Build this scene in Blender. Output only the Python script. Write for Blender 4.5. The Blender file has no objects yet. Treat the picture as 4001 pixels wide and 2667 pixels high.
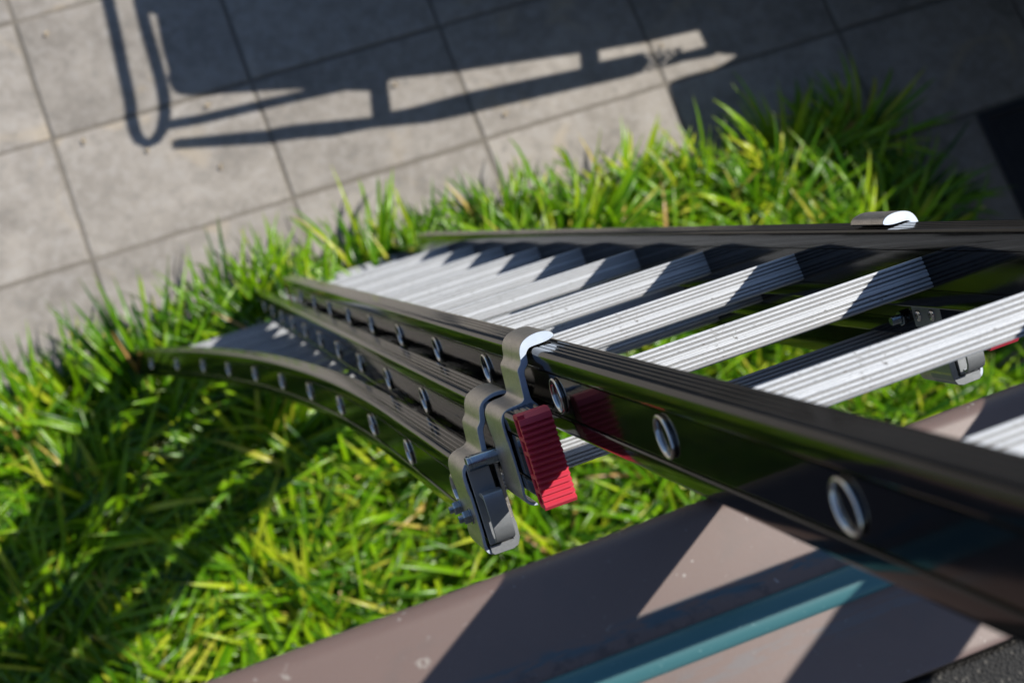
import bpy, bmesh, math, random
import numpy as np
from mathutils import Vector, Matrix
from mathutils.geometry import tessellate_polygon

random.seed(7)
rng = np.random.default_rng(7)
scene = bpy.context.scene
COL = scene.collection

# ------------------------------------------------------------------ camera
cam_data = bpy.data.cameras.new('camera')
cam = bpy.data.objects.new('camera', cam_data)
COL.objects.link(cam)
R = Matrix(((0.9296155445664953, 0.31124919413804375, -0.19732936539896093),
            (-0.3501882117239237, 0.9128681828120946, -0.20985684925430642),
            (0.11481792399246153, 0.2641886067902297, 0.9576122515780062)))
CAM = Vector((0.17185, -2.48286, 4.6))
cam.matrix_world = Matrix.Translation(CAM) @ R.to_4x4()
FPX = 6112.0
cam_data.sensor_width = 36.0
cam_data.lens = FPX / 4001 * 36.0
cam_data.clip_start = 0.05
cam_data.clip_end = 500
cam_data.dof.use_dof = True
cam_data.dof.focus_distance = 1.40
cam_data.dof.aperture_fstop = 6.9
scene.camera = cam

# ------------------------------------------------------------------ light
LDIR = Vector((-0.603904, -0.067545, -0.794190))          # the way the sunlight travels
world = bpy.data.worlds.new('World')
scene.world = world
world.use_nodes = True
nt = world.node_tree
bg = nt.nodes['Background']
sky = nt.nodes.new('ShaderNodeTexSky')
sky.sky_type = 'NISHITA'
sky.sun_disc = False
sky.sun_elevation = math.asin(-LDIR.z)
sky.sun_rotation = math.atan2(-LDIR.x, -LDIR.y)
sky.air_density = 1.0
sky.dust_density = 0.3
sky.ozone_density = 2.2
nt.links.new(sky.outputs[0], bg.inputs[0])
bg.inputs[1].default_value = 0.092
sun_d = bpy.data.lights.new('sun', 'SUN')
sun_d.energy = 4.45
sun_d.angle = math.radians(0.53)
sun_d.color = (1.0, 0.955, 0.88)
sun = bpy.data.objects.new('sun', sun_d)
COL.objects.link(sun)
sun.rotation_euler = LDIR.to_track_quat('-Z', 'Y').to_euler()
sun.location = (4, -3, 12)
vs = scene.view_settings
vs.view_transform = 'Standard'
vs.look = 'None'
vs.exposure = 0.33
vs.gamma = 1.0
vs.use_curve_mapping = False

# ------------------------------------------------------------------ materials
def new_mat(name):
    m = bpy.data.materials.new(name)
    m.use_nodes = True
    return m, m.node_tree, m.node_tree.nodes['Principled BSDF']

def N(t, kind, **kw):
    n = t.nodes.new(kind)
    for k, v in kw.items():
        setattr(n, k, v)
    return n

def ramp(t, src, stops):
    r = N(t, 'ShaderNodeValToRGB')
    el = r.color_ramp.elements
    while len(el) < len(stops):
        el.new(0.5)
    for e, (p, c) in zip(el, stops):
        e.position = p
        e.color = c if len(c) == 4 else (*c, 1)
    t.links.new(src, r.inputs[0])
    return r

def noise(t, vec, scale, detail=4, rough=0.55, dist=0.0):
    n = N(t, 'ShaderNodeTexNoise')
    n.inputs['Scale'].default_value = scale
    n.inputs['Detail'].default_value = detail
    n.inputs['Roughness'].default_value = rough
    n.inputs['Distortion'].default_value = dist
    if vec is not None:
        t.links.new(vec, n.inputs['Vector'])
    return n

def mixc(t, fac, a, b, mode='MIX'):
    m = N(t, 'ShaderNodeMix', data_type='RGBA', blend_type=mode)
    for sock, v in ((m.inputs[0], fac), (m.inputs[6], a), (m.inputs[7], b)):
        if hasattr(v, 'is_linked') or hasattr(v, 'links'):
            t.links.new(v, sock)
        elif isinstance(v, (int, float)):
            sock.default_value = v
        else:
            sock.default_value = (*v, 1) if len(v) == 3 else v
    return m.outputs[2]

def mapping(t, coord='Object', scale=(1, 1, 1)):
    tc = N(t, 'ShaderNodeTexCoord')
    mp = N(t, 'ShaderNodeMapping')
    mp.inputs['Scale'].default_value = scale
    t.links.new(tc.outputs[coord], mp.inputs['Vector'])
    return mp.outputs[0]

def bump(t, bs, h, strength, dist=0.001):
    b = N(t, 'ShaderNodeBump')
    b.inputs['Strength'].default_value = strength
    b.inputs['Distance'].default_value = dist
    t.links.new(h, b.inputs['Height'])
    t.links.new(b.outputs[0], bs.inputs['Normal'])
    return b

# black anodised rail
M_rail, t, b = new_mat('black_anodised_aluminium')
v = mapping(t, 'Object', (60, 1.2, 60))
n1 = noise(t, v, 6, 5, 0.6)
v2 = mapping(t, 'Object', (1, 1, 1))
n2 = noise(t, v2, 420, 3, 0.6)
n3 = noise(t, v2, 35, 4, 0.6)
spk = ramp(t, n2.outputs[0], [(0.70, (0, 0, 0)), (0.76, (1, 1, 1))])
base = mixc(t, n3.outputs[0], (0.0025, 0.0025, 0.003), (0.006, 0.0055, 0.005))
base = mixc(t, spk.outputs[0], base, (0.06, 0.055, 0.05))
dn = noise(t, v2, 14, 6, 0.7, 0.6)
dm = noise(t, v2, 260, 3, 0.7)
dust = mixc(t, 1.0, ramp(t, dn.outputs[0], [(0.50, (0, 0, 0)), (0.75, (0.30,) * 3)]).outputs[0], ramp(t, dm.outputs[0], [(0.40, (0.2,) * 3), (0.65, (1, 1, 1))]).outputs[0], 'MULTIPLY')
base = mixc(t, dust, base, (0.055, 0.048, 0.040))
sc_ = noise(t, mapping(t, 'Object', (900, 5, 900)), 1.0, 3, 0.6, 0.3)
base = mixc(t, ramp(t, sc_.outputs[0], [(0.68, (0, 0, 0)), (0.74, (0.35,) * 3)]).outputs[0], base, (0.08, 0.075, 0.07))
t.links.new(base, b.inputs['Base Color'])
rr = ramp(t, n1.outputs[0], [(0.3, (0.05,) * 3), (0.75, (0.13,) * 3)])
t.links.new(rr.outputs[0], b.inputs['Roughness'])
b.inputs['IOR'].default_value = 1.39
bump(t, b, n1.outputs[0], 0.025, 0.0006)

def alu(name, base_a, base_b, metallic, r0, r1, streak=None, dirt=0.0, bstr=0.12, bscale=500, mott=0.0):
    m, t, b = new_mat(name)
    v = mapping(t, 'Object', streak or (1, 1, 1))
    v1 = mapping(t, 'Object', (1, 1, 1))
    a = noise(t, v, 30, 5, 0.6)
    fine = noise(t, v1, bscale, 3, 0.6)
    c = mixc(t, a.outputs[0], base_a, base_b)
    if mott:
        gn = noise(t, v1, 900, 3, 0.7)
        mk = noise(t, v1, 110, 5, 0.7, 0.8)
        c = mixc(t, ramp(t, gn.outputs[0], [(0.36, (mott,) * 3), (0.56, (0, 0, 0))]).outputs[0], c, tuple(x * 0.45 for x in base_a))
        c = mixc(t, ramp(t, mk.outputs[0], [(0.54, (0, 0, 0)), (0.70, (mott,) * 3)]).outputs[0], c, tuple(x * 0.6 for x in base_a))
    if dirt:
        d = noise(t, mapping(t, 'Object', (0.5, 1, 1)), 320, 4, 0.65)
        d2 = noise(t, v1, 13, 3, 0.5)
        dr = ramp(t, d.outputs[0], [(0.60, (0, 0, 0)), (0.68, (1, 1, 1))])
        d2r = ramp(t, d2.outputs[0], [(0.47, (0, 0, 0)), (0.66, (dirt,) * 3)])
        f = mixc(t, 1.0, dr.outputs[0], d2r.outputs[0], 'MULTIPLY')
        c = mixc(t, f, c, (0.10, 0.075, 0.045))
    t.links.new(c, b.inputs['Base Color'])
    b.inputs['Metallic'].default_value = metallic
    r = ramp(t, fine.outputs[0], [(0.3, (r0,) * 3), (0.7, (r1,) * 3)])
    t.links.new(r.outputs[0], b.inputs['Roughness'])
    bump(t, b, fine.outputs[0], bstr, 0.0004)
    return m

M_rung = alu('ribbed_mill_aluminium', (0.52, 0.54, 0.57), (0.76, 0.77, 0.78), 0.95, 0.80, 0.90, (0.8, 40, 40), dirt=0.9, bstr=0.10, bscale=700)
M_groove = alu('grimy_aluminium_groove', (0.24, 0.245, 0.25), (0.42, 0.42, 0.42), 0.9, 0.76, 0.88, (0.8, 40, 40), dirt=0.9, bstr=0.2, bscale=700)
M_cast = alu('matte_extruded_aluminium', (0.50, 0.46, 0.41), (0.80, 0.745, 0.68), 0.92, 0.28, 0.46, (5, 2, 5), mott=0.45, bstr=0.45, bscale=1500)
M_cut = alu('sawn_aluminium', (0.50, 0.57, 0.68), (0.70, 0.77, 0.86), 0.92, 0.62, 0.78, (3, 3, 3), bstr=0.3, bscale=1800)
M_zinc = alu('zinc_plated_steel', (0.22, 0.27, 0.32), (0.42, 0.46, 0.50), 1.0, 0.13, 0.30, (1, 6, 6), bstr=0.06)
M_ring = alu('polished_aluminium_end', (0.60, 0.58, 0.56), (0.72, 0.70, 0.68), 1.0, 0.13, 0.24, None, bstr=0.03)
M_galv = alu('galvanised_plate', (0.26, 0.28, 0.30), (0.44, 0.455, 0.47), 0.75, 0.38, 0.52, None, bstr=0.15, bscale=900)

M_red, t, b = new_mat('red_rubber')
v = mapping(t)
a = noise(t, v, 60, 4)
f = noise(t, v, 900, 3)
c = mixc(t, a.outputs[0], (0.56, 0.036, 0.070), (0.68, 0.052, 0.084))
sp = ramp(t, f.outputs[0], [(0.68, (0, 0, 0)), (0.75, (1, 1, 1))])
c = mixc(t, sp.outputs[0], c, (0.55, 0.20, 0.17))
t.links.new(c, b.inputs['Base Color'])
b.inputs['Roughness'].default_value = 0.5
bump(t, b, f.outputs[0], 0.12, 0.0003)

# paving stone
M_tile, t, b = new_mat('grey_paving_stone')
v = mapping(t, 'Object')
oi = N(t, 'ShaderNodeObjectInfo')
add = N(t, 'ShaderNodeVectorMath', operation='MULTIPLY_ADD')
t.links.new(oi.outputs['Random'], add.inputs[0])
add.inputs[1].default_value = (37, 53, 11)
t.links.new(v, add.inputs[2])
vv = add.outputs[0]
a = noise(t, vv, 5, 6, 0.62, 0.6)
bb = noise(t, vv, 26, 6, 0.68, 0.4)
cc = noise(t, vv, 240, 4, 0.7)
d = noise(t, vv, 3.2, 3, 0.5, 1.2)
c = mixc(t, ramp(t, a.outputs[0], [(0.3, (0, 0, 0)), (0.7, (1, 1, 1))]).outputs[0], (0.198, 0.178, 0.155), (0.350, 0.318, 0.282))
c = mixc(t, ramp(t, bb.outputs[0], [(0.46, (0, 0, 0)), (0.68, (0.65,) * 3)]).outputs[0], c, (0.37, 0.35, 0.33))
c = mixc(t, ramp(t, bb.outputs[0], [(0.26, (0.8,) * 3), (0.46, (0, 0, 0))]).outputs[0], c, (0.185, 0.18, 0.17))
c = mixc(t, ramp(t, d.outputs[0], [(0.60, (0, 0, 0)), (0.70, (0.45,) * 3)]).outputs[0], c, (0.46, 0.37, 0.25))
sh = N(t, 'ShaderNodeMath', operation='MULTIPLY_ADD')
t.links.new(oi.outputs['Random'], sh.inputs[0]); sh.inputs[1].default_value = 0.20; sh.inputs[2].default_value = 0.90
c = mixc(t, 1.0, c, sh.outputs[0], 'MULTIPLY')
c = mixc(t, ramp(t, cc.outputs[0], [(0.3, (0.3,) * 3), (0.55, (0, 0, 0))]).outputs[0], c, (0.16, 0.15, 0.14))
t.links.new(c, b.inputs['Base Color'])
b.inputs['Roughness'].default_value = 0.82
bump(t, b, cc.outputs[0], 0.35, 0.002)

def rough_mat(name, ca, cb, scale, rough=0.9, bstr=0.5, bdist=0.004):
    m, t, b = new_mat(name)
    v = mapping(t, 'Object')
    a = noise(t, v, scale, 6, 0.65)
    c2 = noise(t, v, scale * 7, 4, 0.65)
    c = mixc(t, a.outputs[0], ca, cb)
    c = mixc(t, ramp(t, c2.outputs[0], [(0.35, (0.5,) * 3), (0.6, (0, 0, 0))]).outputs[0], c, tuple(x * 0.5 for x in ca))
    t.links.new(c, b.inputs['Base Color'])
    b.inputs['Roughness'].default_value = rough
    bump(t, b, c2.outputs[0], bstr, bdist)
    return m

M_joint = rough_mat('sandy_joint', (0.16, 0.142, 0.118), (0.23, 0.208, 0.175), 40)
M_soil = rough_mat('dark_soil', (0.020, 0.014, 0.009), (0.045, 0.032, 0.020), 30, 0.95, 0.8, 0.01)
M_ground = rough_mat('far_paving', (0.24, 0.22, 0.20), (0.31, 0.29, 0.26), 3)
M_wall = rough_mat('grey_render', (0.30, 0.28, 0.26), (0.38, 0.36, 0.33), 12)
M_dark = rough_mat('charcoal_steel', (0.020, 0.021, 0.024), (0.032, 0.033, 0.037), 30, 0.5, 0.1, 0.001)
M_hatch = rough_mat('dark_blue_steel', (0.016, 0.018, 0.025), (0.028, 0.031, 0.040), 20, 0.55, 0.15, 0.001)

# bitumen with mineral granules
M_bit, t, b = new_mat('bitumen_felt')
v = mapping(t, 'Object')
vo = N(t, 'ShaderNodeTexVoronoi'); vo.inputs['Scale'].default_value = 420
t.links.new(v, vo.inputs['Vector'])
a = noise(t, v, 60, 5, 0.6)
c = mixc(t, a.outputs[0], (0.007, 0.0065, 0.006), (0.018, 0.0165, 0.0145))
hs = N(t, 'ShaderNodeSeparateColor'); t.links.new(vo.outputs['Color'], hs.inputs[0])
c = mixc(t, ramp(t, hs.outputs[0], [(0.95, (0, 0, 0)), (0.97, (1, 1, 1))]).outputs[0], c, (0.06, 0.055, 0.047))
t.links.new(c, b.inputs['Base Color'])
b.inputs['Roughness'].default_value = 0.75
bump(t, b, vo.outputs['Distance'], 0.6, 0.003)

# roof edge trim: weathered brown coating, teal paint drag marks, lichen, grime
M_trim, t, b = new_mat('weathered_brown_coating')
v = mapping(t, 'Object')
a = noise(t, v, 9, 5, 0.6)
f = noise(t, v, 420, 4, 0.65)
g = noise(t, v, 70, 4, 0.6)
c = mixc(t, a.outputs[0], (0.128, 0.083, 0.069), (0.170, 0.113, 0.095))
c = mixc(t, ramp(t, f.outputs[0], [(0.3, (0.28,) * 3), (0.6, (0, 0, 0))]).outputs[0], c, (0.15, 0.115, 0.105))
sx = N(t, 'ShaderNodeSeparateXYZ'); t.links.new(v, sx.inputs[0])
def band(lo, hi, soft):
    m1 = N(t, 'ShaderNodeMapRange', interpolation_type='SMOOTHSTEP'); m1.inputs[1].default_value = lo - soft; m1.inputs[2].default_value = lo + soft
    m2 = N(t, 'ShaderNodeMapRange', interpolation_type='SMOOTHSTEP'); m2.inputs[1].default_value = hi - soft; m2.inputs[2].default_value = hi + soft
    t.links.new(sx.outputs[1], m1.inputs[0]); t.links.new(sx.outputs[1], m2.inputs[0])
    sb = N(t, 'ShaderNodeMath', operation='SUBTRACT'); t.links.new(m1.outputs[0], sb.inputs[0]); t.links.new(m2.outputs[0], sb.inputs[1])
    return sb.outputs[0]
def mul(x, y):
    m = N(t, 'ShaderNodeMath', operation='MULTIPLY')
    t.links.new(x, m.inputs[0])
    if isinstance(y, float): m.inputs[1].default_value = y
    else: t.links.new(y, m.inputs[1])
    return m.outputs[0]
vs1 = mapping(t, 'Object', (26, 150, 1))
sm = noise(t, vs1, 1.0, 5, 0.65, 0.4)
smr = ramp(t, sm.outputs[0], [(0.46, (0, 0, 0)), (0.54, (1, 1, 1))]).outputs[0]
fx = N(t, 'ShaderNodeMapRange'); fx.inputs[1].default_value = -0.22; fx.inputs[2].default_value = 0.0
fx.inputs[3].default_value = 0.5; fx.inputs[4].default_value = 0.75
t.links.new(sx.outputs[0], fx.inputs[0])
c = mixc(t, mul(mul(band(-0.0655, -0.0565, 0.003), smr), fx.outputs[0]), c, (0.020, 0.090, 0.120))
gr = ramp(t, g.outputs[0], [(0.50, (0, 0, 0)), (0.60, (1, 1, 1))]).outputs[0]
c = mixc(t, mul(mul(band(-0.0725, -0.0635, 0.004), gr), 0.5), c, (0.030, 0.028, 0.028))
c = mixc(t, mul(band(-0.112, -0.099, 0.006), mul(smr, 0.22)), c, (0.075, 0.16, 0.20))
vl = N(t, 'ShaderNodeTexVoronoi'); vl.inputs['Scale'].default_value = 26
dv = N(t, 'ShaderNodeVectorMath', operation='ADD'); t.links.new(v, dv.inputs[0])
ds = N(t, 'ShaderNodeVectorMath', operation='SCALE'); ds.inputs[3].default_value = 0.012
t.links.new(g.outputs['Color'], ds.inputs[0]); t.links.new(ds.outputs[0], dv.inputs[1]); t.links.new(dv.outputs[0], vl.inputs['Vector'])
lr = ramp(t, vl.outputs['Distance'], [(0.035, (0, 0, 0)), (0.06, (1, 1, 1)), (0.10, (1, 1, 1)), (0.14, (0, 0, 0))]).outputs[0]
lsel = N(t, 'ShaderNodeSeparateColor'); t.links.new(vl.outputs['Color'], lsel.inputs[0])
lm = ramp(t, lsel.outputs[0], [(0.66, (0, 0, 0)), (0.70, (0.6,) * 3)]).outputs[0]
gf = ramp(t, g.outputs[0], [(0.42, (0, 0, 0)), (0.55, (1, 1, 1))]).outputs[0]
c = mixc(t, mul(mul(lr, lm), gf), c, (0.42, 0.40, 0.35))
ws = noise(t, v, 160, 2, 0.5)
c = mixc(t, mul(ramp(t, ws.outputs[0], [(0.70, (0, 0, 0)), (0.735, (1, 1, 1))]).outputs[0], ramp(t, a.outputs[0], [(0.45, (0.1,) * 3), (0.62, (0.8,) * 3)]).outputs[0]), c, (0.40, 0.38, 0.35))
gm = noise(t, v, 22, 5, 0.7, 0.5)
c = mixc(t, ramp(t, gm.outputs[0], [(0.52, (0, 0, 0)), (0.72, (0.35,) * 3)]).outputs[0], c, (0.10, 0.085, 0.078))
t.links.new(c, b.inputs['Base Color'])
b.inputs['Roughness'].default_value = 0.46
bump(t, b, f.outputs[0], 0.10, 0.0006)

M_teal, t, b = new_mat('teal_paint')
v = mapping(t, 'Object')
a = noise(t, mapping(t, 'Object', (6, 60, 60)), 1.5, 5)
f = noise(t, v, 300, 3)
c = mixc(t, a.outputs[0], (0.026, 0.120, 0.135), (0.062, 0.165, 0.172))
c = mixc(t, ramp(t, f.outputs[0], [(0.66, (0, 0, 0)), (0.74, (0.7,) * 3)]).outputs[0], c, (0.20, 0.34, 0.34))
t.links.new(c, b.inputs['Base Color'])
b.inputs['Roughness'].default_value = 0.42

# grass: colour per blade, thin translucent leaf
M_grass, t, b = new_mat('strap_leaf')
at = N(t, 'ShaderNodeAttribute', attribute_name='tint')
sp = N(t, 'ShaderNodeSeparateColor'); t.links.new(at.outputs['Color'], sp.inputs[0])
hue = ramp(t, sp.outputs[0], [(0.0, (0.016, 0.074, 0.003)), (0.35, (0.080, 0.215, 0.003)), (0.68, (0.205, 0.385, 0.004)), (0.86, (0.37, 0.47, 0.014)), (0.94, (0.48, 0.42, 0.07)), (1.0, (0.44, 0.25, 0.10))])
tipc = mixc(t, ramp(t, sp.outputs[1], [(0.90, (0, 0, 0)), (1.0, (0.45,) * 3)]).outputs[0], hue.outputs[0], (0.22, 0.16, 0.05))
basec = mixc(t, ramp(t, sp.outputs[1], [(0.0, (0.9,) * 3), (0.30, (0, 0, 0))]).outputs[0], tipc, (0.030, 0.028, 0.012))  # dead-sheath brown at the blade foot, kept dark to deepen shade in the gaps
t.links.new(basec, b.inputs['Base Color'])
b.inputs['Roughness'].default_value = 0.30
b.inputs['IOR'].default_value = 1.42
tr = N(t, 'ShaderNodeBsdfTranslucent')
trc = mixc(t, 1.0, basec, (1.9, 1.7, 0.4), 'MULTIPLY')
t.links.new(trc, tr.inputs['Color'])
mx = N(t, 'ShaderNodeMixShader'); mx.inputs[0].default_value = 0.17
t.links.new(b.outputs[0], mx.inputs[1]); t.links.new(tr.outputs[0], mx.inputs[2])
t.links.new(mx.outputs[0], t.nodes['Material Output'].inputs['Surface'])

M_leaf = rough_mat('dry_leaf', (0.36, 0.29, 0.20), (0.43, 0.36, 0.25), 60, 0.7, 0.2, 0.001)

# ------------------------------------------------------------------ builders
def mesh_obj(name, me, mat, parent=None, smooth=None):
    o = bpy.data.objects.new(name, me)
    COL.objects.link(o)
    if mat and not me.materials:
        me.materials.append(mat)
    if parent:
        o.parent = parent
    return o

def finish(bm, name, mat, angle=35, recalc=True):
    if recalc:
        bmesh.ops.recalc_face_normals(bm, faces=bm.faces[:])
    me = bpy.data.meshes.new(name)
    bm.to_mesh(me)
    bm.free()
    if angle is not None:
        me.shade_smooth()
        me.set_sharp_from_angle(angle=math.radians(angle))
    if isinstance(mat, (list, tuple)):
        for m in mat: me.materials.append(m)
    elif mat:
        me.materials.append(mat)
    return me

def put(name, bm, mat, parent=None, angle=35):
    return mesh_obj(name, finish(bm, name, mat, angle), None, parent)

def tag(o, label=None, cat=None, group=None, kind=None):
    if label: o['label'] = label
    if cat: o['category'] = cat
    if group: o['group'] = group
    if kind: o['kind'] = kind
    return o

def empty(name, loc=(0, 0, 0)):
    o = bpy.data.objects.new(name, None)
    COL.objects.link(o)
    o.location = loc
    o.empty_display_size = 0.1
    return o

def add_prism(bm, pts, f0, f1, mat_caps=0, bev=0.0):
    """closed outline pts (list of 2-D), f0/f1 map a 2-D point to 3-D at each end"""
    n = len(pts)
    a = [bm.verts.new(f0(p)) for p in pts]
    b_ = [bm.verts.new(f1(p)) for p in pts]
    sides = [bm.faces.new((a[i], a[(i + 1) % n], b_[(i + 1) % n], b_[i])) for i in range(n)]
    c0 = bm.faces.new(a[::-1]); c1 = bm.faces.new(b_)
    c0.material_index = c1.material_index = mat_caps
    if bev:
        bmesh.ops.recalc_face_normals(bm, faces=sides + [c0, c1])
        bmesh.ops.bevel(bm, geom=list(set(c0.edges) | set(c1.edges)), offset=bev, segments=1, affect='EDGES', clamp_overlap=True, material=0)
    return sides

def add_box(bm, lo, hi, bev=0.0, seg=1):
    m = bmesh.ops.create_cube(bm, size=1)
    vs_ = m['verts']
    lo = Vector(lo); hi = Vector(hi)
    for v_ in vs_:
        v_.co = Vector([lo[i] + (v_.co[i] + 0.5) * (hi[i] - lo[i]) for i in range(3)])
    if bev:
        es = {e for v_ in vs_ for e in v_.link_edges}
        bmesh.ops.bevel(bm, geom=list(es), offset=bev, segments=seg, affect='EDGES', clamp_overlap=True)

def add_tube(bm, path, r, seg=12, caps=True):
    path = [Vector(p) for p in path]
    rings = []
    up = Vector((0.13, 0.21, 1)).normalized()
    for i, p in enumerate(path):
        d_ = (path[min(i + 1, len(path) - 1)] - path[max(i - 1, 0)]).normalized()
        if abs(d_.dot(up)) > 0.95: up = Vector((1, 0.1, 0))
        x_ = d_.cross(up).normalized(); y_ = d_.cross(x_)
        rad = r[i] if isinstance(r, (list, tuple)) else r
        rings.append([bm.verts.new(p + rad * (math.cos(2 * math.pi * k / seg) * x_ + math.sin(2 * math.pi * k / seg) * y_)) for k in range(seg)])
    for A, B in zip(rings, rings[1:]):
        for k in range(seg):
            bm.faces.new((A[k], A[(k + 1) % seg], B[(k + 1) % seg], B[k]))
    if caps:
        bm.faces.new(rings[0][::-1]); bm.faces.new(rings[-1])

def add_lathe(bm, prof, origin, axis, seg=24, hexa=None):
    """prof: (radius, along axis)"""
    axis = Vector(axis).normalized()
    o = Vector(origin)
    x_ = axis.orthogonal().normalized(); y_ = axis.cross(x_)
    rings = []
    for r, h in prof:
        if r < 1e-6:
            rings.append([bm.verts.new(o + axis * h)])
        else:
            rings.append([bm.verts.new(o + axis * h + r * (math.cos(2 * math.pi * k / seg) * x_ + math.sin(2 * math.pi * k / seg) * y_)) for k in range(seg)])
    for A, B in zip(rings, rings[1:]):
        for k in range(seg):
            k2 = (k + 1) % seg
            if len(A) == 1 and len(B) == 1: continue
            if len(A) == 1: bm.faces.new((A[0], B[k2], B[k]))
            elif len(B) == 1: bm.faces.new((A[k], A[k2], B[0]))
            else: bm.faces.new((A[k], A[k2], B[k2], B[k]))

# ------------------------------------------------------------------ ladder frame (w across, s down the ladder, n away from the wall)
AW = Vector((1, 0, 0)); AS = Vector((0, 0.34254156641193456, -0.9395026744400774)); AN = Vector((0, 0.9395026744400775, 0.34254156641193434))
S_FOOT = 4.06
LO = Vector((0.454090582914521, -1.0622415740939781, 0.03926821006837668))
LM = Matrix.Translation(LO) @ Matrix((AW, AS, AN)).transposed().to_4x4()
def LP(w, s, n):                          # ladder coordinates -> the ladder object's own space
    return Vector((w, s - S_FOOT, n))
def to_world(w, s, n):
    return LM @ LP(w, s, n)

UT = 0.6344                               # paving module along the wall
TH = UT * 0.65                            # across
Z0 = CAM.z
def ground_at(px, py, z=0.0):             # where a pixel's line of sight meets height z (used to survey the yard)
    d_ = R @ Vector(((px - 2000.5) / FPX, -(py - 1333.5) / FPX, -1))
    k = (z - CAM.z) / d_.z
    return CAM + k * d_

# ================================================================== SETTING
# ground sheet
bm = bmesh.new()
for x in (-90, 90):
    for y in (-90, 90): bm.verts.new((x, y, -0.06))
bm.verts.ensure_lookup_table()
bm.faces.new([bm.verts[i] for i in (0, 2, 3, 1)])
g = put('ground', bm, M_ground, angle=None); tag(g, 'pale grey paved ground reaching away beyond the yard', 'ground', kind='structure')

# pavement: joint bed + individual tiles
BED_Y = -1.205                            # planting bed starts at the fourth joint
BED_X1 = 2.50
bm = bmesh.new()
add_box(bm, (-3.2, BED_Y, -0.05), (6.0, 2.3, -0.0045))
add_box(bm, (BED_X1, -2.37, -0.05), (6.0, BED_Y, -0.0045))
pav = put('pavement', bm, M_joint, angle=None)
tag(pav, 'terrace of grey rectangular paving stones with sandy joints', 'pavement', kind='structure')
tile_mesh = []
J = 0.0052
for variant in range(3):
    bm = bmesh.new()
    add_box(bm, (J, J, -0.04), (UT - J, TH - J, 0.0), 0.003, 2)
    for v_ in bm.verts:
        if v_.co.z > -0.01: v_.co.z += random.uniform(-0.0006, 0.0006)
        v_.co.x += random.uniform(-0.0012, 0.0012); v_.co.y += random.uniform(-0.0012, 0.0012)
    tile_mesh.append(finish(bm, 'paving_tile', M_tile, 40))
for j in range(-5, 3):
    for i in range(-4, 9):
        if j == 2 and i * UT < BED_X1 - 0.2:
            bm = bmesh.new()                   # stones cut along the planting bed
            add_box(bm, (J, 3 * TH + BED_Y + 0.004, -0.04), (UT - J, TH - J, 0.0), 0.003, 2)
            o = put('paving_tile', bm, M_tile, pav, 40)
        else:
            o = mesh_obj('paving_tile', tile_mesh[(i * 5 + j * 3) % 3], None, pav)
        o.location = (i * UT, -(j + 1) * TH, random.uniform(-0.0012, 0.0012))
        o.rotation_euler = (random.uniform(-.0015, .0015), random.uniform(-.0015, .0015), random.uniform(-.002, .002))
# cut stones beside the bed and the steel hatch
HX0 = 2.868
for j in range(3, 6):
    bm = bmesh.new()
    y1 = -j * TH - J; y0 = max(-(j + 1) * TH + J, -2.365)
    if y0 < y1 - 0.02:
        add_box(bm, (BED_X1 + J, y0, -0.04), (HX0 - 0.008, y1, 0.0), 0.003, 2)
        put('paving_tile', bm, M_tile, pav, 40)
    for i in range(6, 9):
        bm = bmesh.new()
        if y0 < y1 - 0.02:
            add_box(bm, (i * UT + J, y0, -0.04), ((i + 1) * UT - J, y1, 0.0), 0.003, 2)
            put('paving_tile', bm, M_tile, pav, 40)

# planting bed soil
bm = bmesh.new()
NX, NY = 90, 26
def soil_h(x, y):
    k = min(1.0, max(0.0, (BED_Y - y) / 0.65)) * min(1.0, max(0.0, (BED_X1 - x) / 0.35))
    k = k * k * (3 - 2 * k)
    return -0.02 + 0.12 * k + 0.02 * math.sin(7 * x + 3 * y) * k
gv = [[bm.verts.new((-3.6 + (BED_X1 + 3.6) * i / NX, -2.40 + (BED_Y + 2.40) * j / NY, 0)) for j in range(NY + 1)] for i in range(NX + 1)]
for col_ in gv:
    for v_ in col_:
        v_.co.z = soil_h(v_.co.x, v_.co.y) + random.uniform(-.008, .008)
for i in range(NX):
    for j in range(NY):
        bm.faces.new((gv[i][j], gv[i + 1][j], gv[i + 1][j + 1], gv[i][j + 1]))
so = put('soil', bm, M_soil, angle=60)
tag(so, 'dark soil of the planting bed under the strap-leaved grass', 'soil', kind='structure')

# ================================================================== BUILDING (roof edge the ladder leans on)
C0 = Vector((0.454, -2.40598, 3.61532))
bld = empty('building', (0.4, -3.0, 0))
tag(bld, 'flat roofed building with a weathered brown metal roof edge under the ladder', 'building')
off = Matrix.Translation(-Vector(bld.location))
def bput(name, bm, mat, angle=35, parent=bld):
    bm.transform(off)
    return put(name, bm, mat, parent, angle)
bm = bmesh.new()
add_box(bm, (-3.6, -7.0, -0.05), (6.0, -2.435, 3.46))
bput('wall', bm, M_wall, None)
bm = bmesh.new()
add_box(bm, (-3.6, -7.0, 3.463), (6.0, C0.y - 0.1555, 3.606), 0.003)
bput('roof_deck', bm, M_bit, 40)
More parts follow.
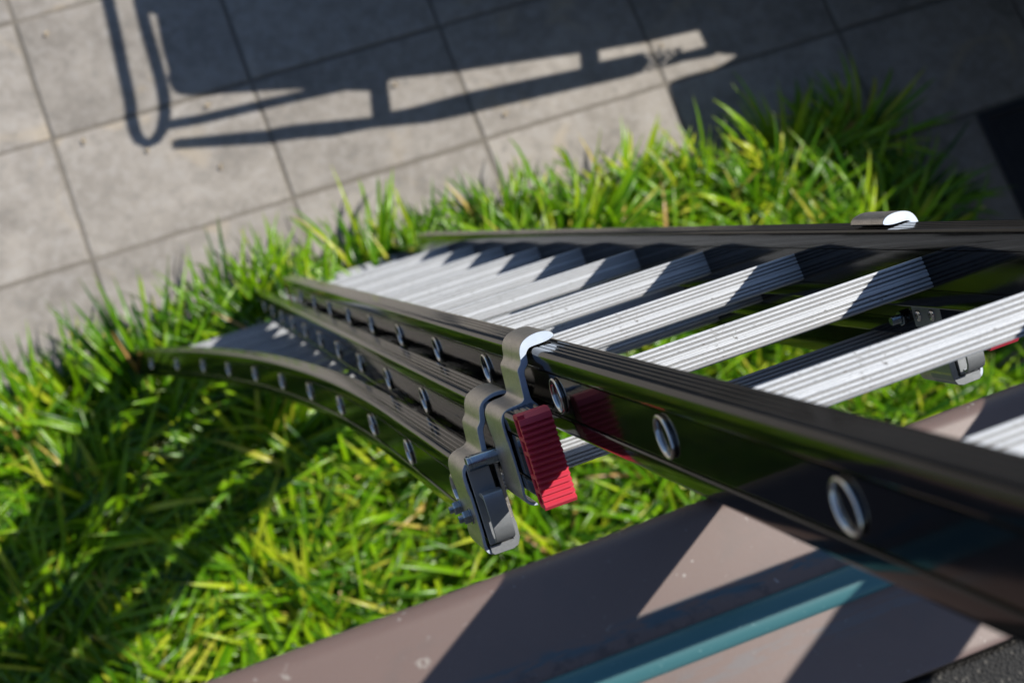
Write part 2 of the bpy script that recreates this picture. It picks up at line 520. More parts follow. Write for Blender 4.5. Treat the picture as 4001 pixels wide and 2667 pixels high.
# trim profile, origin at the contact line: y outwards, z up
prof = []
prof += [(-0.1535, -0.010), (-0.1535, -0.0035), (-0.1525, -0.0008), (-0.150, 0.0), (-0.147, -0.0004), (-0.140, -0.0006)]
prof += [(-0.100, -0.0006), (-0.0965, -0.0012), (-0.072, -0.0010), (-0.067, -0.0004), (-0.012, 0.0)]
for k in range(1, 9):
    a_ = math.pi / 2 * k / 8
    prof.append((-0.012 + 0.012 * math.sin(a_), -0.012 + 0.012 * math.cos(a_)))
prof += [(0.0, -0.13), (-0.004, -0.134), (-0.004, -0.150), (-0.03, -0.150), (-0.03, -0.060), (-0.15, -0.060)]
trim = empty('roof_trim'); COL.objects.unlink(trim); bpy.data.objects.remove(trim)
bm = bmesh.new()
add_prism(bm, prof, lambda p: Vector((-4.05, p[0], p[1])), lambda p: Vector((5.5, p[0], p[1])))
trim = put('roof_trim', bm, M_trim, bld, 30)
trim.location = C0 - Vector(bld.location)
bm = bmesh.new()
bp = [(-0.0835 + 0.0112 * math.cos(math.pi * k / 16), -0.0018 + 0.0072 * math.sin(math.pi * k / 16)) for k in range(17)]
add_prism(bm, bp, lambda p: Vector((-4.04, p[0], p[1])), lambda p: Vector((5.49, p[0], p[1])))
bead = put('painted_bead', bm, M_teal, trim, 50)

# ================================================================== LADDER
ladder = bpy.data.objects.new('extension_ladder', None)
COL.objects.link(ladder)
ladder.matrix_world = LM
tag(ladder, 'black three section extension ladder with ribbed aluminium rungs leaning on the roof edge', 'ladder')

T = 0.0296; H = 0.0373; CX = 0.1909
def rail_profile():
    p = []
    # start at outer bottom, go up the outer side (w = 0 is the outer face)
    def arc(cx, cy, r, a0, a1, n=5):
        return [(cx + r * math.cos(a0 + (a1 - a0) * k / n), cy + r * math.sin(a0 + (a1 - a0) * k / n)) for k in range(n + 1)]
    p += arc(0.0055, -H + 0.0055, 0.0055, 1.5 * math.pi, math.pi)
    p += [(0.0, -0.0215), (0.0007, -0.0204), (0.0026, -0.0197), (0.0026, -0.0187), (0.0012, -0.0180)]
    p += [(0.0012, 0.0180), (0.0026, 0.0187), (0.0026, 0.0197), (0.0007, 0.0204), (0.0, 0.0215)]
    p += arc(0.0055, H - 0.0055, 0.0055, math.pi, 0.5 * math.pi)
    x0 = 0.0072
    for k in range(4):                       # anti-slip grooves along the top flange
        x = x0 + k * 0.0052
        p += [(x, H), (x + 0.0006, H - 0.0007), (x + 0.0016, H - 0.0007), (x + 0.0022, H)]
    p += arc(T - 0.0028, H - 0.0028, 0.0028, 0.5 * math.pi, 0, 3)
    p += [(T, 0.0195), (T - 0.0011, 0.0190), (T - 0.0011, 0.0182), (T, 0.0177), (T, -0.0177), (T - 0.0011, -0.0182), (T - 0.0011, -0.0190), (T, -0.0195)]
    p += arc(T - 0.0028, -H + 0.0028, 0.0028, 0, -0.5 * math.pi, 3)
    return p
RP = rail_profile()

def stile(w_of_s, n_mid, s0, s1, mirror, step=None):
    """sweep the rail profile; w_of_s gives the outer face of the near rail"""
    ss = [s0, s1] if step is None else list(np.arange(s0, s1, step)) + [s1]
    bm = bmesh.new()
    rows = []
    for s in ss:
        o = w_of_s(s)
        d_ = (w_of_s(s + 0.01) - w_of_s(s - 0.01)) / 0.02
        cs = 1 / math.sqrt(1 + d_ * d_)
        row = []
        for (w, n) in RP:
            ww = o + w * cs; s_ = s - w * d_ * cs
            if mirror: ww = 2 * CX - ww
            row.append(bm.verts.new(LP(ww, s_, n_mid + n)))
        rows.append(row)
    m = len(RP)
    for A, B in zip(rows, rows[1:]):
        for k in range(m):
            bm.faces.new((A[k], A[(k + 1) % m], B[(k + 1) % m], B[k]))
    bm.faces.new(rows[0]); bm.faces.new(rows[-1][::-1])
    return put('stile', bm, M_rail, ladder, 28)

# offsets of the three sections
WB, NB = -0.0389, -0.0462
NC = -0.0990
ck_s = [0.60, 0.803, 1.083, 1.363, 1.643, 1.923, 2.203, 2.483, 2.763, 3.043, 3.323, 3.603, 3.883, 4.163]
ck_w = [-0.0722, -0.0725, -0.0738, -0.077, -0.087, -0.105, -0.130, -0.162, -0.203, -0.250, -0.308, -0.373, -0.443, -0.518]
def wC(s):
    # smooth cubic through the surveyed offsets of the flared stile
    i = max(1, min(len(ck_s) - 3, int(np.searchsorted(ck_s, s)) - 1))
    p0, p1, p2, p3 = ck_w[i - 1], ck_w[i], ck_w[i + 1], ck_w[i + 2]
    u = (s - ck_s[i]) / (ck_s[i + 1] - ck_s[i])
    return 0.5 * ((2 * p1) + (-p0 + p2) * u + (2 * p0 - 5 * p1 + 4 * p2 - p3) * u * u + (-p0 + 3 * p1 - 3 * p2 + p3) * u ** 3)
secs = [dict(w=lambda s: 0.0, n=0.0, s0=-0.40, s1=3.16, r0=-0.28, step=None, k=12),
        dict(w=lambda s: WB, n=NB, s0=0.575, s1=4.03, r0=0.797, step=None, k=12),
        dict(w=wC, n=NC, s0=0.715, s1=4.06, r0=0.803, step=0.05, k=12)]

# rung profile in (s, n): ribbed tread on top
def rung_profile():
    a0 = np.array([-0.0018, 0.0125]); a1 = np.array([-0.0107, -0.0153])
    L_ = np.linalg.norm(a1 - a0); td = (a1 - a0) / L_
    dn_ = np.array([-td[1], td[0]])          # into the body (+s)
    if dn_[0] < 0: dn_ = -dn_
    pts = []
    def P(u, v): return tuple(a0 + td * u + dn_ * v)
    pts.append(P(0.0, 0.0045)); pts.append(P(0.0, 0.0012)); pts.append(P(0.0006, 0.0002))
    ng = 7
    pitch = L_ / (ng + 0.4)
    for k in range(ng):
        x = pitch * (k + 0.62)
        wide = 0.36 if k != 3 else 0.16
        h = 0.0017 if k != 3 else 0.0008
        pts += [P(x - pitch * 0.02, 0.0), P(x + pitch * 0.08, h), P(x + pitch * (0.08 + wide), h), P(x + pitch * (0.2 + wide), 0.0)]
    pts += [P(L_ - 0.0006, 0.0002), P(L_, 0.0012), P(L_, 0.0045)]
    r = 0.010; dep = 0.0265
    cx = L_ - r
    for k in range(0, 7):
        an = math.pi / 2 * k / 6
        pts.append(P(L_ - 0.0015 - r + r * math.cos(an), dep - r + r * math.sin(an)))
    for k in range(0, 7):
        an = math.pi / 2 + math.pi / 2 * k / 6
        pts.append(P(0.0015 + r + r * math.cos(an), dep - r + r * math.sin(an)))
    return pts
RUP = rung_profile()
GROOVE = [i for i in range(3, 3 + 4 * 7) if (i - 3) % 4 == 1 and (i - 3) // 4 != 3]
def rung_mesh(length):
    bm = bmesh.new()
    fs = add_prism(bm, RUP, lambda p: Vector((0, p[0], p[1])), lambda p: Vector((length, p[0], p[1])))
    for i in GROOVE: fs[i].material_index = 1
    return finish(bm, 'rung', [M_rung, M_groove], 30)
bm = bmesh.new()
add_lathe(bm, [(0.0140, -0.0005), (0.0142, 0.0008), (0.0153, 0.0010), (0.0160, 0.0017), (0.0159, 0.0025), (0.0152, 0.0031), (0.0143, 0.0030), (0.0137, 0.0023), (0.0134, 0.0013), (0.0132, 0.0003), (0.0, 0.0002)], (0, 0, 0), (-1, 0, 0), 36)
for f_ in bm.faces:
    if len(f_.verts) == 3: f_.material_index = 1  # black disc stands in for the dark hollow of the rung tube
ring_mesh = finish(bm, 'rung_end', [M_ring, M_rail], 50)

base_rung = None
for si, sc in enumerate(secs):
    for mir in (False, True):
        stile(sc['w'], sc['n'], sc['s0'], sc['s1'], mir, sc['step'])
    shared = None
    for k in range(sc['k']):
        s = sc['r0'] + 0.28 * k
        o_ = sc['w'](s)
        inner = o_ + T - (0.0003 if si < 2 else -0.0004)
        length = 2 * CX - 2 * inner
        if si < 2:
            if shared is None: shared = rung_mesh(length)
            me = shared
        else:
            me = rung_mesh(length)
        r_ = mesh_obj('rung', me, None, ladder)
        r_.location = LP(inner, s, sc['n'])
        e_ = mesh_obj('rung_end', ring_mesh, None, r_)
        slope = (sc['w'](s + .01) - sc['w'](s - .01)) / 0.02
        e_.location = (o_ + 0.0012 - inner, 0, 0)
        e_.rotation_euler = (0, 0, -math.atan(slope))

# ------- guide brackets: outlines surveyed on their sawn faces, (w, n) in mm
B1_OUT = [(26.6,41.6),(25.6,44.6),(21.4,47.6),(14.0,49.0),(6.1,48.5),(0.1,46.7),(-4.2,44.0),(-6.9,40.3),(-8.5,35.6),(-8.9,31.9),(-9.5,28.7),(-11.0,25.8),(-13.7,23.3),(-14.8,21.0),(-15.0,18.0),(-15.4,10.5),(-16.0,2.4),(-16.2,-2.9),(-17.1,-4.9),(-20.4,-6.8),(-29.7,-7.1),(-35.6,-8.3),(-39.6,-11.5),(-41.8,-16.0),(-42.2,-20.2),(-42.4,-32.7),(-41.9,-35.9),(-41.8,-41.5),(-41.7,-55.3),(-41.8,-66.8),(-41.9,-79.8),(-42.6,-82.2),(-42.6,-89.8),(-40.0,-94.9),(-35.8,-97.6),(-31.5,-98.3)]
B1_IN = [(24.9,40.2),(21.3,39.0),(16.5,38.3),(10.5,38.1),(5.4,38.1),(1.6,37.6),(-0.8,35.6),(-2.4,33.5),(-2.4,29.8),(-3.1,25.4),(-4.9,23.0),(-7.6,20.5),(-8.9,17.5),(-9.2,12.2),(-9.7,3.2),(-9.8,-5.1),(-8.6,-8.0),(-5.8,-11.7),(-4.0,-15.6),(-5.2,-17.0),(-8.7,-13.2),(-14.0,-10.6),(-17.6,-10.0),(-23.1,-10.1),(-30.0,-10.3),(-34.4,-11.6),(-38.0,-14.3),(-39.4,-19.0),(-39.5,-28.9),(-39.2,-33.5),(-39.1,-40.1),(-39.1,-52.6),(-39.1,-63.7),(-39.1,-74.8),(-39.4,-81.5),(-40.0,-83.3),(-40.0,-88.9),(-38.0,-93.1),(-32.0,-95.8)]
B2_OUT = [(-12.0,-6.9),(-13.2,-4.8),(-18.2,-3.0),(-26.3,-3.0),(-33.6,-5.0),(-39.4,-8.3),(-43.2,-13.2),(-45.2,-20.5),(-45.9,-25.0),(-49.9,-29.3),(-51.1,-32.1),(-51.9,-40.7),(-52.4,-49.0),(-53.4,-52.4),(-57.0,-54.6),(-66.5,-56.0),(-72.0,-58.6),(-75.6,-63.0),(-77.2,-69.1),(-77.4,-78.1),(-77.0,-85.2),(-76.2,-88.6),(-76.2,-94.7),(-76.3,-105.8),(-76.3,-116.5),(-76.5,-130.3),(-77.4,-132.7),(-77.4,-140.9),(-75.6,-146.4),(-70.0,-149.4),(-51.5,-149.8),(-46.0,-147.8),(-42.8,-142.0),(-41.8,-136.0)]
B2_IN = [(-13.7,-8.2),(-19.6,-7.2),(-27.7,-7.2),(-33.6,-8.8),(-37.6,-12.1),(-39.7,-19.4),(-40.4,-25.6),(-42.6,-29.5),(-44.9,-32.8),(-46.0,-38.1),(-46.9,-47.7),(-47.6,-54.2),(-50.0,-57.6),(-55.5,-59.2),(-65.8,-60.0),(-70.6,-62.4),(-73.4,-66.6),(-73.8,-73.5),(-73.8,-83.0),(-73.2,-86.4),(-73.2,-94.1),(-73.2,-105.4),(-73.2,-116.0),(-73.4,-129.7),(-74.0,-132.6),(-74.2,-140.4),(-72.6,-144.4),(-68.8,-146.2),(-52.2,-146.5),(-48.0,-144.6),(-46.0,-140.6),(-45.2,-136.0)]
def soften(p):
    out = [p[0]]
    for a, b_ in zip(p, p[1:]):
        out += [(a[0] * .75 + b_[0] * .25, a[1] * .75 + b_[1] * .25), (a[0] * .25 + b_[0] * .75, a[1] * .25 + b_[1] * .75)]
    return out + [p[-1]]
def outline(o, i):
    o, i = soften(o), soften(i)
    return [(a / 1000, c / 1000) for a, c in o] + [(a / 1000, c / 1000) for a, c in i[::-1]]
def mw(w, mir): return 2 * CX - w if mir else w
def bracket(name, out, s0, s1, mir):
    bm = bmesh.new()
    add_prism(bm, out, lambda p: LP(mw(p[0], mir), s0, p[1]), lambda p: LP(mw(p[0], mir), s1, p[1]), 1, 0.0004)
    return put(name, bm, [M_cast, M_cut], ladder, 32)
def hex_nut(parent, c, axis, r, h, bolt_r, bolt_h):
    bm = bmesh.new()
    add_lathe(bm, [(0, 0), (r * 1.18, 0), (r * 1.18, 0.0012), (0, 0.0012)], c, axis, 24)
    add_lathe(bm, [(0, 0.0012), (r * 0.98, 0.0012), (r, 0.0022), (r, h - 0.001), (r * 0.9, h), (bolt_r, h), (0, h)], c, axis, 6)
    pr = [(0, h * 0.5)]
    q = h * 0.5
    while q < bolt_h - 0.0012:
        pr += [(bolt_r, q), (bolt_r * 0.9, q + 0.0005)]; q += 0.001
    pr += [(bolt_r * 0.86, bolt_h), (0, bolt_h)]
    add_lathe(bm, pr, c, axis, 16)
    return put('bolt', bm, M_zinc, parent, 30)

for mir in (False, True):
    sg = 1 if mir else -1
    b1 = bracket('guide_bracket', outline(B1_OUT, B1_IN), 0.622, 0.690, mir)
    b2 = bracket('latch_bracket', outline(B2_OUT, B2_IN), 0.705, 0.775, mir)
    if not mir:
        for s_, n_ in ((0.778, -0.1115), (0.731, -0.1125)):
            hex_nut(b2, LP(-0.0766, s_, n_), (-1, 0, 0), 0.0070, 0.0080, 0.0039, 0.0125)
    # locking pin across the bracket
    bm = bmesh.new()
    add_lathe(bm, [(0, 0), (0.0066, 0), (0.0074, 0.0008), (0.0074, 0.0030), (0.0070, 0.0034), (0.0070, 0.0042), (0.0074, 0.0046), (0.0074, 0.0310), (0, 0.0310)], LP(mw(-0.0712, mir), 0.697, -0.0578), (sg * -1, 0, 0), 32)
    put('locking_pin', bm, M_zinc, b2, 40)
    # flat latch bar behind the lever
    bm = bmesh.new()
    add_prism(bm, [(-.0718, -.0610), (-.0505, -.0610), (-.0505, -.1385), (-.0716, -.1385), (-.0716, -.0900)],
              lambda p: LP(mw(p[0], mir), 0.7015, p[1]), lambda p: LP(mw(p[0], mir), 0.7060, p[1]), 0, 0.0005)
    put('latch_bar', bm, M_galv, b2, 32)
    bm = bmesh.new()
    add_prism(bm, [(-.0452, -.0660), (-.0412, -.0660), (-.0418, -.1360), (-.0452, -.1360)],
              lambda p: LP(mw(p[0], mir), 0.7045, p[1]), lambda p: LP(mw(p[0], mir), 0.760, p[1]), 0, 0.0005)
    put('side_plate', bm, M_cast, b2, 32)
    # hooked release lever: profile in (s, n), swept across w
    lp = []
    for k in range(9):
        an = math.pi * (0.0 + k / 8)
        lp.append((0.6845 - 0.0048 * math.cos(an), -0.0892 + 0.0040 * math.sin(an)))
    lev = [(0.7010, -0.0880)] + [(0.6985 - 0.0180 * (1 - math.cos(a_)) / 2, -0.0885 + 0.0026 * math.sin(a_)) for a_ in [math.pi * k / 8 for k in range(1, 9)]]
    lev += [(0.6795, -0.0925), (0.6780, -0.1050), (0.6775, -0.1180), (0.6785, -0.1265), (0.6815, -0.1315), (0.6870, -0.1345), (0.6930, -0.1335)]
    lev += [(0.6922, -0.1312), (0.6878, -0.1318), (0.6838, -0.1298), (0.6815, -0.1258), (0.6805, -0.1180), (0.6808, -0.1050), (0.6820, -0.0945), (0.6850, -0.0915), (0.7010, -0.0905)]
    bm = bmesh.new()
    add_prism(bm, lev, lambda p: LP(mw(-0.0680, mir), p[0], p[1]), lambda p: LP(mw(-0.0490, mir), p[0], p[1]), 0, 0.0004)
    put('release_lever', bm, M_galv, b2, 40)
    # plastic end plate closing the foot of the bracket
    bm = bmesh.new()
    add_prism(bm, [(-.0720, -.1400), (-.0487, -.1400), (-.0482, -.1205), (-.0424, -.1203), (-.0413, -.1269), (-.0422, -.1405), (-.0455, -.1472), (-.0510, -.1493), (-.0700, -.1490), (-.0724, -.1462)],
              lambda p: LP(mw(p[0], mir), 0.7028, p[1]), lambda p: LP(mw(p[0], mir), 0.748, p[1]), 0, 0.0005)
    put('end_plate', bm, M_galv, b2, 32)

# inner fixing plate of the far guide bracket, seen under the rungs
bm = bmesh.new()
add_box(bm, LP(0.3905, 0.628, -0.073), LP(0.3925, 0.684, -0.050), 0.0006)
fp = put('fixing_plate', bm, M_galv, ladder, 32)
for s_, n_ in ((0.6717, -0.0609), (0.6442, -0.0590)):
    bm = bmesh.new()
    add_lathe(bm, [(0, 0), (0.0060, 0), (0.0058, 0.0012), (0.0042, 0.0024), (0.0022, 0.0026), (0.0018, 0.0008), (0, 0.0006)], LP(0.3905, s_, n_), (-1, 0, 0), 24)
    put('rivet', bm, M_ring, fp, 40)
hex_nut(fp, LP(0.3925, 0.7035, -0.0640), (-1, 0, 0), 0.0082, 0.0070, 0.0046, 0.0170)

# ------- red ribbed end caps
def end_cap(n_mid, w_out, s_rail, top, mir, front, thin=1.0):
    """front: -1 the cap looks up the ladder, +1 down"""
    bm = bmesh.new()
    w0, w1 = w_out - 0.0006, w_out + T - 0.0012
    lo, hi = n_mid - (0.0430 if thin == 1.0 else 0.035), n_mid + (0.0412 if thin == 1.0 else 0.0345)
    S = lambda ds: s_rail + front * ds * thin
    # ribbed sole
    prof = [(0.0025, hi - 0.0005), (0.0150, hi), (0.0205, hi - 0.0035), (0.0222, hi - 0.0085)]
    nrib = 14
    y = hi - 0.0085
    pitch = (y - lo - 0.003) / nrib
    for k in range(nrib):
        mid = ((y - pitch * k) - n_mid) / 0.043
        crown = 0.0222 + 0.0016 * (1 - mid * mid)
        prof += [(crown - 0.0036, y - pitch * (k + 0.12)), (crown - 0.0032, y - pitch * (k + 0.30)), (crown, y - pitch * (k + 0.70)), (crown - 0.0002, y - pitch * (k + 0.98))]
    prof += [(0.0195, lo), (0.0025, lo + 0.0005)]
    add_prism(bm, prof, lambda p: LP(mw(w0 + 0.006, mir), S(p[0]), p[1]), lambda p: LP(mw(w1, mir), S(p[0]), p[1]), 0, 0)
    # outer wall with the row of openings: sole edge, base strip and the webs between
    edge = [(a, c) for a, c in prof if a > 0.0170]
    back = [(0.0168, c) for a, c in edge][::-1]
    add_prism(bm, edge + back, lambda p: LP(mw(w0, mir), S(p[0]), p[1]), lambda p: LP(mw(w0 + 0.006, mir), S(p[0]), p[1]), 0, 0)
    add_box(bm, [min(a, c) for a, c in zip(LP(mw(w0, mir), S(0.0), lo + 0.002), LP(mw(w1, mir), S(0.0032), hi - 0.001))],
            [max(a, c) for a, c in zip(LP(mw(w0, mir), S(0.0), lo + 0.002), LP(mw(w1, mir), S(0.0032), hi - 0.001))], 0.001)
    webs = [hi - 0.002, hi - 0.0215, hi - 0.0345, hi - 0.0555, hi - 0.0685, lo + 0.0025]
    for i, c in enumerate(webs):
        hw = 0.0017
        add_box(bm, [min(a, b_) for a, b_ in zip(LP(mw(w0 + 0.0002, mir), S(0.0028), c - hw), LP(mw(w0 + 0.0065, mir), S(0.0175), c + hw))],
                [max(a, b_) for a, b_ in zip(LP(mw(w0 + 0.0002, mir), S(0.0028), c - hw), LP(mw(w0 + 0.0065, mir), S(0.0175), c + hw))])
    return put('end_cap', bm, M_red, ladder, 28)
for mir in (False, True):
    end_cap(NB, WB, 0.576, True, mir, -1)
    end_cap(0.0, 0.0, 3.16, False, mir, 1, 0.06)
    end_cap(0.0, 0.0, -0.40, True, mir, -1)
    end_cap(NB, WB, 4.03, False, mir, 1, 0.06)

# ================================================================== UNSEEN SHADOW CASTER (made up; outline shaped to throw the shadow on the stones)
ZC = 1.0
def over(px, py):
    """point of the deck plane whose shadow meets the paving where this survey pixel sees it"""
    g_ = ground_at(px, py)
    return g_ - LDIR * (ZC / -LDIR.z)
can = empty('shadow_caster', (4.2, 0.4, 0))
tag(can, 'made-up unseen deck on posts with bent tube rail and slotted edge shading the paving', 'occluder')
coff = Matrix.Translation(-Vector(can.location))
def cput(name, bm, mat=M_dark, angle=35):
    bm.transform(coff)
    return put(name, bm, mat, can, angle)
def plate(name, pts, th=0.03):
    bm = bmesh.new()
    P3 = [over(*p) if p[0] is not None else Vector((p[1], p[2], ZC)) - Vector((LDIR.x, LDIR.y, 0)) * (ZC / -LDIR.z) for p in pts]
    add_prism(bm, [(p.x, p.y) for p in P3], lambda p: Vector((p[0], p[1], ZC)), lambda p: Vector((p[0], p[1], ZC + th)))
    big = [f for f in bm.faces if len(f.verts) > 4]
    for f in big:
        vl_ = list(f.verts)
        for tri in tessellate_polygon([[v_.co.copy() for v_ in vl_]]):
            try: bm.faces.new([vl_[q] for q in tri])
            except ValueError: pass
    bmesh.ops.delete(bm, geom=big, context='FACES_ONLY')
    return cput(name, bm, M_dark, 30)
plate('shadow_panel', [(545, -900), (548, -100), (556, 0), (598, 40), (634, 52), (643, 100), (660, 190), (684, 268), (678, 298), (699, 343), (724, 362), (770, 366), (900, 356),
      (1180, 340), (1330, 345), (1470, 347), (1476, 330), (1512, 330), (1530, 303), (1800, 273), (2268, 203), (2335, 194), (2534, 160), (2752, 110), (2779, 168),
      (2790, 188), (2850, 204), (2900, 206), (2862, 232), (2800, 265), (2740, 280), (2690, 292), (2646, 308), (2638, 330), (2668, 430), (2702, 536), (2790, 640), (2960, 690), (3120, 800), (3230, 1000), (3300, 1300), (3600, 1500),
      (5200, 1500), (None, 7.0, -1.0), (None, 7.0, 5.5), (None, 0.45, 5.5)])
plate('shadow_bar', [(697, 540), (1050, 505), (1140, 487), (1475, 455), (1527, 434), (1600, 421), (1804, 365), (2284, 263), (2340, 240), (2493, 209),
      (2493, 288), (1845, 439), (1700, 470), (1600, 480), (1480, 492), (1320, 524), (1200, 533), (1060, 552), (702, 573)])
plate('shadow_strut', [(1466, 335), (1514, 320), (1530, 440), (1477, 462)], 0.028)
plate('shadow_strut', [(2286, 190), (2338, 182), (2345, 246), (2290, 268)], 0.028)
plate('shadow_bar', [(2660, 205), (2760, 180), (2800, 186), (2800, 214), (2700, 230), (2620, 252), (2640, 226)], 0.029)
# perforated strip added to dapple the shadow between the two bars
bm = bmesh.new()
A_, B_, C_, D_ = over(2490, 208), over(2668, 186), over(2640, 250), over(2490, 290)
nx, ny = 11, 5
pts = [[A_.lerp(B_, i / nx).lerp(D_.lerp(C_, i / nx), j / ny) for j in range(ny + 1)] for i in range(nx + 1)]
for i in range(nx):
    for j in range(ny):
        if (i + j) % 2 == 0 and 1 < i and random.random() < 0.85: continue
        q = [pts[i][j], pts[i + 1][j], pts[i + 1][j + 1], pts[i][j + 1]]
        add_prism(bm, [(p.x, p.y) for p in q], lambda p: Vector((p[0], p[1], ZC)), lambda p: Vector((p[0], p[1], ZC + 0.006)))
cput('shadow_lattice', bm, M_dark, None)
bm = bmesh.new()
add_box(bm, (3.60, -0.55, -0.05), (3.63, 4.85, ZC - 0.002), 0.002)
cput('sky_block_side', bm)  # made-up panel, blocks sky light from the shaded stones
bm = bmesh.new()
add_box(bm, (1.60, 5.30, -0.05), (7.60, 5.33, ZC - 0.002), 0.002)
cput('sky_block_back', bm)  # unseen panel added at the back, also blocks sky light
# made-up tube bent to throw the looped shadow
up_ = [(400, -250), (434, 0), (464, 128), (494, 272), (519, 383), (527, 447), (540, 505), (558, 540), (590, 556), (622, 541), (645, 505), (659, 440), (657, 404), (648, 350), (634, 290), (612, 210), (588, 130), (570, 60), (556, 0), (545, -120)]
bm = bmesh.new()
add_tube(bm, [over(*p) + Vector((0, 0, 0.015)) for p in up_], 0.0165, 12)
cput('shadow_tube', bm)
bm = bmesh.new()
add_tube(bm, [over(*p) + Vector((0, 0, 0.012)) for p in [(656, 485), (800, 460), (1000, 413), (1200, 368), (1345, 335)]], 0.017, 12)
cput('shadow_stay', bm)  # made-up tube for the thin slanting line of shadow
for x, y in ((7.6, -0.7), (7.62, 5.4), (1.4, 5.4), (3.35, -0.85)):
    bm = bmesh.new()
    add_box(bm, (x - 0.04, y - 0.04, -0.05), (x + 0.04, y + 0.04, ZC + 0.001), 0.004)
    cput('caster_post', bm)  # added to hold up the made-up shadow caster

# ================================================================== STEEL HATCH set in the paving
hx1, hy0, hy1 = 3.79, -2.33, -1.245
hat = empty('floor_hatch', (HX0, hy1, 0))
tag(hat, 'dark steel hatch cover let into the paving at the end of the grass', 'hatch')
hoff = Matrix.Translation(-Vector(hat.location))
bm = bmesh.new()
for lo, hi in (((HX0, hy0, -0.04), (HX0 + 0.03, hy1, 0.006)), ((hx1 - 0.03, hy0, -0.04), (hx1, hy1, 0.006)), ((HX0 + 0.03, hy1 - 0.03, -0.04), (hx1 - 0.03, hy1, 0.006)), ((HX0 + 0.03, hy0, -0.04), (hx1 - 0.03, hy0 + 0.03, 0.006))):
    add_box(bm, lo, hi, 0.002)
bm.transform(hoff); put('frame', bm, M_hatch, hat, 35)
bm = bmesh.new()
add_box(bm, (HX0 + 0.034, hy0 + 0.034, -0.03), (hx1 - 0.034, hy1 - 0.034, 0.002), 0.002)
for i in range(22):
    for j in range(26):
        cx, cy = HX0 + 0.06 + i * 0.037, hy0 + 0.06 + j * 0.038
        a_ = math.pi / 4 * (1 if (i + j) % 2 else -1)
        d1 = Vector((math.cos(a_), math.sin(a_), 0)) * 0.012; d2 = Vector((-math.sin(a_), math.cos(a_), 0)) * 0.003
        c_ = Vector((cx, cy, 0.0022)); t_ = c_ + Vector((0, 0, 0.0018))
        vv_ = [bm.verts.new(c_ - d1), bm.verts.new(c_ + d2), bm.verts.new(c_ + d1), bm.verts.new(c_ - d2), bm.verts.new(t_ - d1 * .5), bm.verts.new(t_ + d1 * .5)]
        for f_ in ((0, 3, 4), (3, 2, 5, 4), (2, 1, 5), (1, 0, 4, 5)): bm.faces.new([vv_[q] for q in f_])
bm.transform(hoff); put('lid', bm, M_hatch, hat, 35)

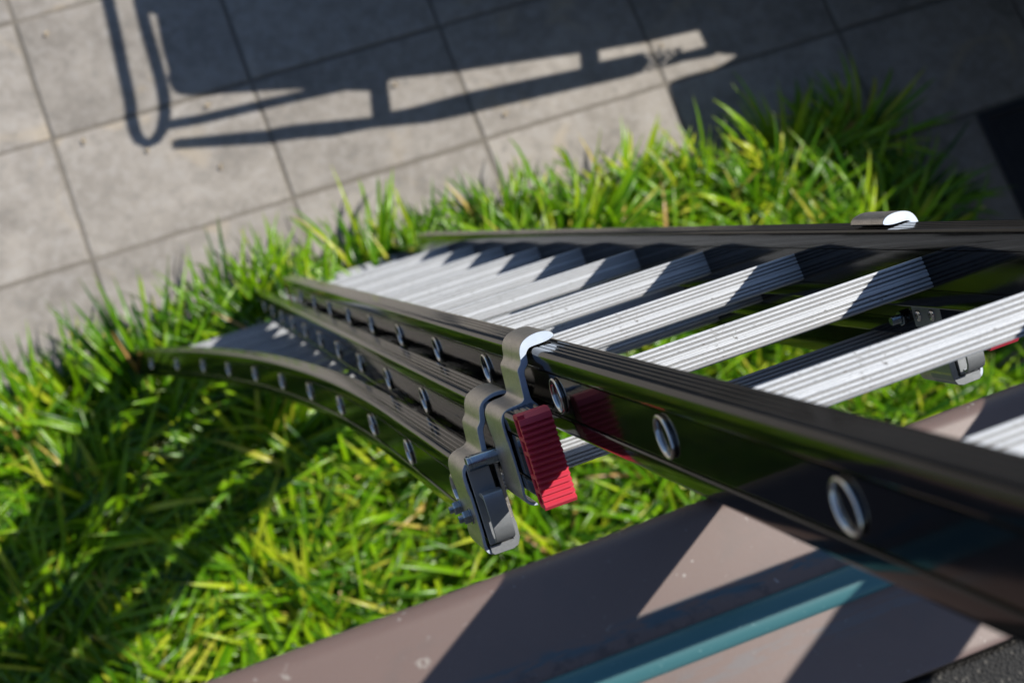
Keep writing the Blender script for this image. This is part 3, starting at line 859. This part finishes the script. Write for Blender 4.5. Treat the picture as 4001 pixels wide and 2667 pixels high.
# ================================================================== GRASS
def blades():
    V = []; F = []; Tn = []
    roots = []
    y = BED_Y - 0.035
    sp_ = 0.160
    row = 0
    while y > -2.40:
        x = -2.4 + (row % 2) * sp_ * 0.5
        while x < BED_X1 - 0.03:
            roots.append((x + rng.uniform(-.055, .055), min(BED_Y - 0.03, y + rng.uniform(-.05, .05))))
            x += sp_
        y -= sp_ * 0.86
        row += 1
    nb = 0
    SEG = 7
    for (rx, ry) in roots:
        if rx > BED_X1 - 0.03 or rx < -2.4: continue
        edge = BED_Y - ry
        cl_h = rng.uniform(0.72, 1.25)
        if rx > 1.45 and edge < 0.5: cl_h *= 1.06
        cl_t = rng.normal(0, 0.10)
        swx, swy = rng.normal(0, 0.38, 2)            # each clump leans its own way
        if edge < 0.22 and 0.0 < rx < 1.35:          # the fringe hangs further out beside the ladder foot
            cl_h *= 1.18; swy = abs(swy) + 0.35
        for _ in range(int(rng.integers(84, 112))):
            az = rng.uniform(0, 2 * math.pi)
            rad = 0.044 * math.sqrt(rng.random())
            ln = rng.uniform(0.22, 0.42) * cl_h
            if edge < 0.16: ln *= 0.82
            lean0 = 0.02 + rad / 0.052 * 0.50 + abs(rng.normal(0, 0.14))
            curl = rng.uniform(0.9, 2.8)
            wd = rng.uniform(0.0048, 0.0092)
            bx = rx + math.cos(az) * rad; by = min(BED_Y - 0.010, ry + math.sin(az) * rad)
            bz = soil_h(bx, by) - 0.01
            az += rng.normal(0, 0.22)
            dd_ = np.array([math.cos(az) + swx, math.sin(az) + swy])
            d_ = dd_ / np.linalg.norm(dd_)
            side = np.array([-d_[1], d_[0]])
            tw = rng.normal(0, 0.6)
            tint = float(np.clip(rng.normal(0.44, 0.23) + cl_t, 0.02, 0.88))
            q = rng.random()
            if q < 0.022: tint = rng.uniform(0.90, 1.0)
            elif q < 0.07: tint = rng.uniform(0.80, 0.92)
            p = np.array([bx, by, bz]); th = lean0
            st = ln / SEG
            start = len(V)
            for k in range(SEG + 1):
                u = k / SEG
                wk = wd * (0.55 + 0.45 * min(1, u * 5)) * (1 - max(0, (u - 0.55) / 0.45) ** 1.8 * 0.93)
                a_ = tw * u
                sv = np.array([side[0] * math.cos(a_), side[1] * math.cos(a_), math.sin(a_) * 0.6])
                nrm = np.array([-d_[0] * math.cos(th), -d_[1] * math.cos(th), math.sin(th)])
                V.append(p - sv * wk); V.append(p + nrm * wk * -0.5); V.append(p + sv * wk)
                Tn += [(tint, u)] * 3
                p = p + st * np.array([d_[0] * math.sin(th), d_[1] * math.sin(th), math.cos(th)])
                if p[2] < 0.006: p[2] = 0.006
                th += curl / SEG * (0.5 + u)
            for k in range(SEG):
                a_ = start + 3 * k
                F.append((a_, a_ + 1, a_ + 4, a_ + 3)); F.append((a_ + 1, a_ + 2, a_ + 5, a_ + 4))
            nb += 1
    me = bpy.data.meshes.new('grass')
    V = np.array(V, dtype=np.float32); F = np.array(F, dtype=np.int32)
    me.vertices.add(len(V)); me.vertices.foreach_set('co', V.ravel())
    me.loops.add(F.size); me.loops.foreach_set('vertex_index', F.ravel())
    me.polygons.add(len(F)); me.polygons.foreach_set('loop_start', np.arange(0, F.size, 4, dtype=np.int32))
    me.polygons.foreach_set('loop_total', np.full(len(F), 4, dtype=np.int32))
    me.update(); me.validate()
    at_ = me.color_attributes.new('tint', 'FLOAT_COLOR', 'POINT')
    cc_ = np.ones((len(V), 4), dtype=np.float32); cc_[:, :2] = np.array(Tn, dtype=np.float32); cc_[:, 2] = 0
    at_.data.foreach_set('color', cc_.ravel())
    me.shade_smooth()
    me.materials.append(M_grass)
    print('blades', nb, 'faces', len(F))
    return me
gr = mesh_obj('grass', blades(), None)
tag(gr, 'bright green strap-leaved ornamental grass filling the bed at the ladder foot', 'grass', kind='stuff')

# ================================================================== FALLEN LEAVES on the paving
def leaf_mesh(L_, W_, seed):
    r_ = random.Random(seed)
    bm = bmesh.new()
    n = 7
    rows = []
    for i in range(n + 1):
        u = i / n
        w_ = W_ * math.sin(math.pi * min(1, u * 0.97 + 0.02)) ** 0.8
        z_ = 0.004 + 0.005 * math.sin(u * 3.0 + seed) ** 2
        rows.append([bm.verts.new((u * L_ - L_ / 2, -w_, z_ + 0.003)), bm.verts.new((u * L_ - L_ / 2, 0, z_)), bm.verts.new((u * L_ - L_ / 2, w_, z_ + r_.uniform(0.001, 0.005)))])
    for a_, b_ in zip(rows, rows[1:]):
        for k in range(2): bm.faces.new((a_[k], a_[k + 1], b_[k + 1], b_[k]))
    me = finish(bm, 'fallen_leaf', M_leaf, 60)
    return me
leaf_spots = [((185, 137), 'dry tan leaf on the sunlit stone near the corner of the paving'),
              ((815, 415), 'dry tan leaf lying between the bent tube shadow and the panel shadow'),
              ((330, 555), 'pale dry leaf beside the joint left of the looped tube shadow'),
              ((865, 655), 'small tan leaf just below the left end of the lowest bar shadow'),
              ((1975, 450), 'orange leaf on the stone under the broad dark bar shadow'),
              ((1545, 335), 'yellow leaf at the corner of the sunlit slot in the shadow'),
              ((580, 590), 'tiny tan leaf under the rounded end of the looped tube shadow'),
              ((2585, 183), 'yellow leaf in the short bright slot beside the perforated shadow')]
for i, ((px, py), lab) in enumerate(leaf_spots):
    p = ground_at(px, py)
    o = mesh_obj('fallen_leaf', leaf_mesh(random.uniform(0.016, 0.026), random.uniform(0.004, 0.007), i), None)
    o.location = (p.x, p.y, 0.001)
    o.rotation_euler = (0, 0, random.uniform(0, 6.28))
    tag(o, lab, 'leaf', 'dry leaves fallen on the paving')
